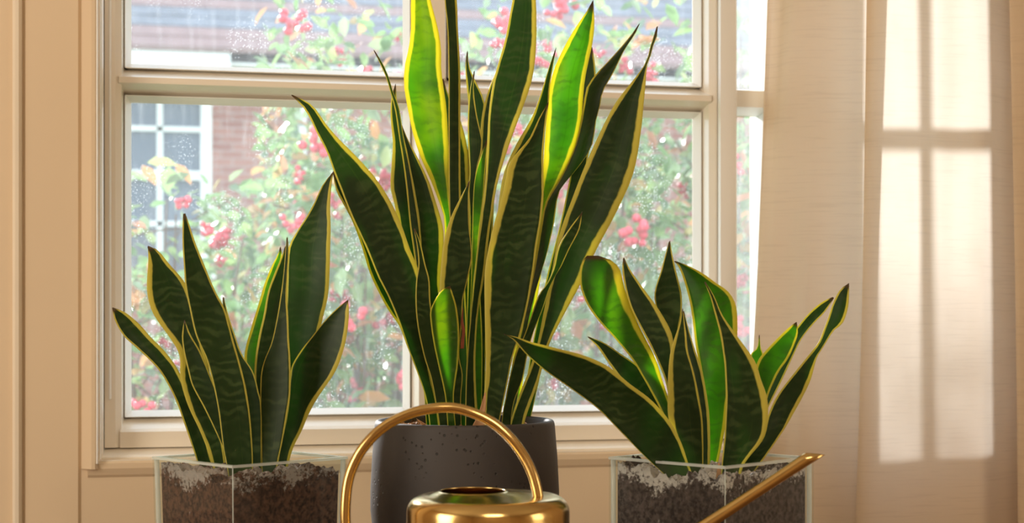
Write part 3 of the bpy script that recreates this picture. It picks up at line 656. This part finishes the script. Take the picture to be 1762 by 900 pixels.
hp = [P(u, v, d) for u, v, d in ((926,862,1.535),(925,848,1.535),(917,818,1.537),(903,788,1.54),(880,756,1.542),(850,729,1.545),(815,711,1.547),(780,702,1.55),(745,703,1.55),(705,712,1.55),(668,730,1.55),(640,753,1.55),(617,783,1.55),(601,820,1.55),(595,860,1.55),(595,905,1.55),(605,960,1.55),(630,1008,1.55),(668,1042,1.55),(710,1058,1.55))]
link('handle', tube('handle', hp, 0.0053, 24, 90, True, wo_), brass_m, WC)
sp0, sp1 = P(960, 1070, 1.545), P(1402, 781, 1.535)
ax = (sp1-sp0)/np.linalg.norm(sp1-sp0)
def spout():
    n, ns = 30, 28; vs, fs = [], []
    side_ = np.cross(ax, Up); side_ /= np.linalg.norm(side_); nup = np.cross(side_, ax)
    L = np.linalg.norm(sp1-sp0)
    for wall in (0, 1):
        for i in range(n):
            s = i/(n-1); r = (0.0105 - 0.0048*min(1, s*1.5)) + 0.0008*max(0, s-0.85)*6
            if wall: r -= 0.0009
            cpt = sp0 + ax*L*s
            for k in range(ns):
                a = 2*math.pi*k/ns
                p = cpt + r*(math.cos(a)*side_ + math.sin(a)*nup)
                # level cut at the mouth: slide the last rings along the axis onto the cut plane
                if s > 0.93:
                    tcut = (sp1[2] - p[2] + (cpt - sp1)[2])/ax[2]
                    p = p + ax*tcut*min(1, (s-0.93)/0.07)*0.85
                vs.append(p)
    for wall in (0, 1):
        o = wall*n*ns
        for i in range(n-1):
            for k in range(ns):
                j = (k+1) % ns; f = (o+i*ns+k, o+i*ns+j, o+(i+1)*ns+j, o+(i+1)*ns+k)
                fs.append(f if not wall else f[::-1])
    for k in range(ns):
        j = (k+1) % ns; a = (n-1)*ns; fs.append((a+k, a+j, n*ns+a+j, n*ns+a+k))
    fs.append(tuple(range(ns)))
    return mesh('spout', vs, fs, True, wo_)
link('spout', fixn(spout()), brass_m, WC)

# ------------------------------------------------------------------ curtain
def curtain():
    top = [(1414,-.004),(1390,-.003),(1350,-.002),(1330,-.003),(1320,-.008),(1322,-.016),(1334,-.022),(1346,-.034),(1353,-.052),(1364,-.070),(1382,-.082),(1405,-.085),(1432,-.088),(1460,-.096),(1485,-.103),(1498,-.106),(1504,-.110),(1502,-.115),(1497,-.118),(1493,-.122),(1500,-.129),(1530,-.138),(1570,-.131),(1610,-.128),(1650,-.134),(1685,-.128),(1715,-.108),(1740,-.090),(1768,-.088),(1780,-.120),(1768,-.146),(1746,-.156),(1735,-.164),(1742,-.176),(1775,-.186),(1820,-.176),(1860,-.150),(1890,-.120)]
    bot = [(1404,-.004),(1375,-.003),(1320,-.002),(1290,-.003),(1278,-.010),(1280,-.020),(1300,-.027),(1330,-.034),(1347,-.046),(1354,-.062),(1366,-.080),(1386,-.090),(1420,-.094),(1445,-.103),(1466,-.112),(1477,-.116),(1483,-.121),(1481,-.127),(1476,-.131),(1472,-.136),(1480,-.145),(1515,-.154),(1565,-.146),(1612,-.140),(1660,-.148),(1700,-.142),(1732,-.120),(1758,-.100),(1785,-.096),(1797,-.130),(1785,-.160),(1763,-.172),(1751,-.182),(1758,-.196),(1790,-.206),(1835,-.194),(1875,-.166),(1905,-.13)]
    pt = np.array([(xw(u, y), y) for u, y in top]); pb = np.array([(xw(u, y), y) for u, y in bot])
    NS, NZ = 320, 40
    a, _ = resample(crom(pt, 0), NS); b, _ = resample(crom(pb, 0), NS)
    zt_, zb_ = zw(1500, 0, -0.1), zw(1500, 900, -0.1)
    vs, fs = [], []
    for i in range(NZ):
        z = 2.42 + (0.02-2.42)*i/(NZ-1)
        f = max(-0.35, min(1.15, (z - zt_)/(zb_ - zt_)))
        for k in range(NS):
            p = a[k] + (b[k]-a[k])*f
            wv = 0.0025*math.sin(k*0.11 + z*1.7) + 0.0015*math.sin(k*0.29 - z*2.3)
            vs.append((p[0], p[1] + wv, z))
    for i in range(NZ-1):
        for k in range(NS-1):
            q = i*NS+k; fs.append((q, q+1, q+NS+1, q+NS))
    return mesh('curtain', vs, fs, True)
cu = link('curtain', curtain(), cloth_m); tag(cu, 'cream linen curtain hanging in soft folds right of the window', 'curtain')

# ------------------------------------------------------------------ outside
ZG = -0.25
struct(link('ground', boxes('ground', [(-20, 24, 0.3, 30, ZG-0.1, ZG)]), ground_m))
YH = 13.0
K = (YH + 2.442) / 8.942      # its depth relative to an 8.9 m stand-off sizes the joinery
hx = lambda u: xw(u, YH); hzv = lambda v: zw(300, v, YH)
ho = empty('neighbouring_house', (hx(400), YH, ZG)); tag(ho, 'brick house with white sash window and slate roof behind the shrubs', 'house'); oo = ho.location
ze = hzv(116)
hw0, hw1 = hx(-700), hx(2300)
wl, wr, wt, wb = hx(150), hx(364), hzv(158), hzv(470)
link('brick_wall', boxes('brick_wall', [(hw0, wl, YH, YH+0.3, ZG, ze), (wr, hw1, YH, YH+0.3, ZG, ze), (wl, wr, YH, YH+0.3, ZG, wb), (wl, wr, YH, YH+0.3, wt, ze)], org=oo), brick_m, ho)
link('fascia', boxes('fascia', [(hw0, hx(394), YH-0.40, YH-0.35, zw(300, 117, YH-0.4), zw(300, 85, YH-0.4))], org=oo, bevel=0.004), white_m, ho)
link('soffit', boxes('soffit', [(hw0, hw1, YH-0.349, YH, ze-0.015, ze+0.01)], org=oo), white_m, ho)
# roof slope made of courses
zr0 = zw(300, 87, YH-0.42); slope = math.tan(R(34))
NC = 9
for k in range(NC):
    y0 = YH-0.42 + k*0.20; z0 = zr0 + (y0-(YH-0.42))*slope
    pr_ = [(y0, z0), (y0, z0+0.05), (y0+0.23, z0+0.23*slope+0.03), (y0+0.23, z0+0.23*slope)]
    link('slate_course', prism('slate_course', pr_, 'x', hw0, hw1, org=oo), shing2_m if k in (0, 1, 4) else shing_m, ho)
yr = YH-0.42+NC*0.20
link('roof_back', prism('roof_back', [(yr+0.03, zr0+NC*0.20*slope), (yr+2.2, zr0), (YH+0.3, zr0), (YH-0.2, zr0)], 'x', hw0, hw1, org=oo), shing_m, ho)
# its sash window
wf = empty('sash_window', (0.5*(wl+wr) - oo[0], YH - oo[1], wb - oo[2])); wf.parent = ho
wfo = Vector((0.5*(wl+wr), YH, wb))
fr_ = 0.055*K
link('window_frame', boxes('window_frame', [(wl, wl+fr_, YH-0.03, YH+0.1, wb, wt), (wr-0.060*K, wr, YH-0.03, YH+0.1, wb, wt), (wl, wr, YH-0.03, YH+0.1, wt-0.05*K, wt), (wl-0.04, wr+0.04, YH-0.07, YH+0.1, wb-0.05, wb)], org=wfo), white_m, wf)
zm0 = hzv(300)
link('meeting_rail', boxes('meeting_rail', [(wl, wr, YH-0.015, YH+0.08, zm0-0.03*K, zm0+0.02*K)], org=wfo), white_m, wf)
xm_ = hx(275)
link('glazing_bar', boxes('glazing_bar', [(xm_-0.016*K, xm_+0.016*K, YH, YH+0.07, wb, wt)], org=wfo), white_m, wf)
bars = [hzv(222), hzv(262), hzv(385)]
for zq in bars[:1] + bars[2:]:
    link('glazing_bar', boxes('glazing_bar', [(wl, wr, YH, YH+0.07, zq-0.014*K, zq+0.014*K)], org=wfo), white_m, wf)
link('blind', boxes('blind', [(wl+fr_, wr-0.060*K, YH+0.075, YH+0.078, hzv(292), hzv(266))], org=wfo), white_m, wf)
zrows = [wt, bars[0], zm0, bars[2], wb]
for (xa_, xb_) in ((wl+fr_, xm_), (xm_, wr-0.060*K)):
    for za_, zb_ in zip(zrows[1:], zrows[:-1]):
        link('pane', boxes('pane', [(xa_, xb_, YH+0.05, YH+0.056, za_, zb_)], org=wfo), hpane_m, wf)
link('downpipe', tube('downpipe', [(hx(520), YH-0.06, ZG), (hx(520), YH-0.06, 1.2), (hx(520), YH-0.06, ze)], 0.04, 12, 8, org=oo), white_m, ho)

# berry shrubs
rs = np.random.RandomState(11)
def leaf_shape(l, wd):
    # folded pointed-oval blade, stalk at the origin, tip along +x
    pts = [(0, 0, 0), (0.3*l, -0.42*wd, 0.10*wd), (0.68*l, -0.36*wd, 0.10*wd), (l, 0, -0.06*l), (0.68*l, 0.36*wd, 0.10*wd), (0.3*l, 0.42*wd, 0.10*wd), (0.32*l, 0, -0.03*wd), (0.68*l, 0, -0.03*wd)]
    fcs = [(0, 1, 6), (1, 2, 7, 6), (2, 3, 7), (3, 4, 7), (4, 5, 6, 7), (5, 0, 6)]
    return np.array(pts), fcs
LV, LF = leaf_shape(0.062, 0.036)
lm = mesh('leaf', LV, LF, True); lm.materials.append(sleaf_m)
at = lm.attributes.new('tone', 'FLOAT', 'POINT'); at.data.foreach_set('value', [0.0]*8)
# a berry cluster: round berries on short stalks
def cluster_mesh(n, seed):
    bm = bmesh.new(); r2 = random.Random(seed)
    for k in range(n):
        d = Vector((r2.gauss(0, 1), r2.gauss(0, 1), r2.gauss(0, 1))).normalized()*r2.uniform(0.010, 0.026)
        g = bmesh.ops.create_icosphere(bm, subdivisions=2, radius=r2.uniform(0.0065, 0.0085))
        bmesh.ops.translate(bm, vec=d, verts=g['verts'])
    me = bpy.data.meshes.new('berry_cluster'); bm.to_mesh(me); bm.free(); me.materials.append(berry_m)
    me.polygons.foreach_set('use_smooth', [True]*len(me.polygons)); return me
CL = [cluster_mesh(n, n) for n in (7, 10, 13)]

def rotm(rx, ry, rz):
    cx_, sx_ = math.cos(rx), math.sin(rx); cy_, sy_ = math.cos(ry), math.sin(ry); cz_, sz_ = math.cos(rz), math.sin(rz)
    return np.array([[cz_*cy_, cz_*sy_*sx_-sz_*cx_, cz_*sy_*cx_+sz_*sx_], [sz_*cy_, sz_*sy_*sx_+cz_*cx_, sz_*sy_*cx_-cz_*sx_], [-sy_, cy_*sx_, cy_*cx_]])

def shrub(u, d, halfw, label, nleaf, nnear, ncl, ztop, group='berry shrubs outside the window', lo=-0.6):
    c = P(u, HOR, d); root = empty('berry_shrub', (c[0], c[1], ZG)); tag(root, label, 'shrub', group)
    hb = CAM[2] - ZG
    # stems fan out from the base
    tips = []
    for k in range(13):
        tx, ty, tz = rs.uniform(-halfw, halfw)*0.9, rs.uniform(-0.35, 0.45), hb + rs.uniform(lo+0.2, ztop*0.9)
        b0 = np.array((rs.uniform(-.1, .1), rs.uniform(-.1, .1), 0.0)); e = np.array((tx, ty, tz))
        mid = 0.5*(b0+e) + np.array((tx*0.15, 0, 0.1))
        link('branch', tube('branch', [b0, mid, e], lambda s: 0.012*(1-s)+0.0025, 6, 14), bark_m, root)
        tips.append((b0, mid, e))
        for _ in range(3):      # side twigs
            s = rs.uniform(0.4, 0.95); p0 = (1-s)**2*b0 + 2*s*(1-s)*mid + s*s*e
            p1 = p0 + np.array((rs.uniform(-.35, .35), rs.uniform(-.25, .25), rs.uniform(0.0, .25)))
            p1[0] = max(-halfw+0.03, min(halfw-0.03, p1[0])); p1[2] = min(p1[2], hb+ztop)
            link('twig', tube('twig', [p0, 0.5*(p0+p1)+(0, 0, .02), p1], 0.0028, 5, 8), bark_m, root)
            tips.append((p0, 0.5*(p0+p1), p1))
    pts = []
    while len(pts) < nleaf:
        if rs.rand() < 0.35:
            b0, mid, e = tips[rs.randint(len(tips))]; s = rs.uniform(0.3, 1.0)
            p = (1-s)**2*b0 + 2*s*(1-s)*mid + s*s*e + rs.normal(0, 0.04, 3)
        else:
            p = np.array((rs.uniform(-halfw, halfw), rs.uniform(-0.4, 0.5), hb + rs.uniform(lo, ztop)))
        p[0] = max(-halfw+0.05, min(halfw-0.05, p[0]))
        if p[2] > hb+ztop or p[2] < 0.15: continue
        # clumpy crown
        wx, wz = (c[0]+p[0])*5.2, p[2]*5.2
        dens = 0.5 + 0.5*math.sin(wx*1.3+1.1*math.sin(wz*0.9))*math.cos(wz*1.1+0.7*math.sin(wx))
        edge = 1 - max(0, (p[2]-hb-ztop+0.35)/0.35)*0.6
        if rs.rand() > (0.30+0.70*dens)*edge: continue
        pts.append(p)
    pts.sort(key=lambda p: p[1])
    for p in pts[:nnear]:
        o = link('leaf', lm, None, root); o.location = p; o.rotation_euler = (rs.uniform(-.9, .9), rs.uniform(-1.0, 1.0), rs.uniform(0, 6.28))
        k = rs.uniform(0.9, 1.7); o.scale = (k, k, k)
    vs, fs, tone = [], [], []
    for p in pts[nnear:]:
        m = rotm(rs.uniform(-1.0, 1.0), rs.uniform(-1.1, 1.1), rs.uniform(0, 6.28))*rs.uniform(0.7, 1.3)
        o = len(vs)*1
        q = LV @ m.T + p
        base = len(vs); vs.extend(q.tolist()); fs.extend([tuple(base+i for i in f) for f in LF]); tone.extend([rs.rand()]*8)
    me = mesh('foliage', vs, fs, True)
    a_ = me.attributes.new('tone', 'FLOAT', 'POINT'); a_.data.foreach_set('value', tone)
    fo = link('foliage', me, sleaf_m, root); fo['kind'] = 'stuff'
    for k in range(ncl):
        o = link('berry_cluster', CL[k % 3], None, root)
        o.location = (rs.uniform(-halfw+0.04, halfw-0.04), rs.uniform(-0.45, 0.2), hb + rs.uniform(lo, ztop*0.92)); o.rotation_euler = rs.uniform(0, 6, 3)
        k_ = rs.uniform(1.1, 1.9); o.scale = (k_, k_, k_)
    return root
shrub(270, 4.80, 0.31, 'low berry shrub below the white sash window of the house', 1150, 80, 26, 0.46)
shrub(612, 4.90, 0.31, 'berry shrub behind the left pane, between house window and middle bar', 2400, 80, 46, 1.06)
shrub(962, 5.00, 0.31, 'berry shrub directly behind the tall middle plant', 2400, 60, 46, 1.06)
shrub(1312, 4.95, 0.31, 'berry shrub at the right end, behind the right pane and side glass', 2400, 80, 46, 1.06)
# dense hedge behind them
hc = P(960, HOR, 5.95); hg = empty('hedge', (hc[0], hc[1], ZG)); tag(hg, 'dense green hedge between the berry shrubs and the brick house', 'hedge')
vs, fs, tone = [], [], []
for k in range(9000):
    p = np.array((rs.uniform(-1.35, 1.5), rs.uniform(-0.25, 0.3), 0.0))
    ht = 2.05 + 0.12*math.sin(p[0]*5) + 0.08*math.sin(p[0]*13+1) - 0.5*max(0, -p[0]-0.75)
    p[2] = ht*rs.rand()**0.8 + 0.05
    m = rotm(rs.uniform(-1.0, 1.0), rs.uniform(-1.1, 1.1), rs.uniform(0, 6.28))*rs.uniform(0.7, 1.25)
    base = len(vs); vs.extend((LV @ m.T + p).tolist()); fs.extend([tuple(base+i for i in f) for f in LF]); tone.extend([rs.rand()]*8)
me = mesh('foliage', vs, fs, True); a_ = me.attributes.new('tone', 'FLOAT', 'POINT'); a_.data.foreach_set('value', tone)
fo = link('foliage', me, shrub_leaf('hedge_leaf', [(0.0, (0.07, 0.14, 0.06)), (0.3, (0.14, 0.22, 0.09)), (0.55, (0.10, 0.18, 0.10)), (0.75, (0.22, 0.30, 0.12)), (0.86, (0.18, 0.22, 0.20)), (0.93, (0.45, 0.30, 0.12)), (1.0, (0.30, 0.12, 0.12))]), hg); fo['kind'] = 'stuff'
for k in range(14):
    x_ = -1.0 + k*0.185
    link('stem', tube('stem', [(x_, 0, 0), (x_+rs.uniform(-.05, .05), rs.uniform(-.05, .05), 0.9), (x_+rs.uniform(-.1, .1), 0, 1.7)], lambda s: 0.018*(1-s)+0.004, 6, 8), bark_m, hg)
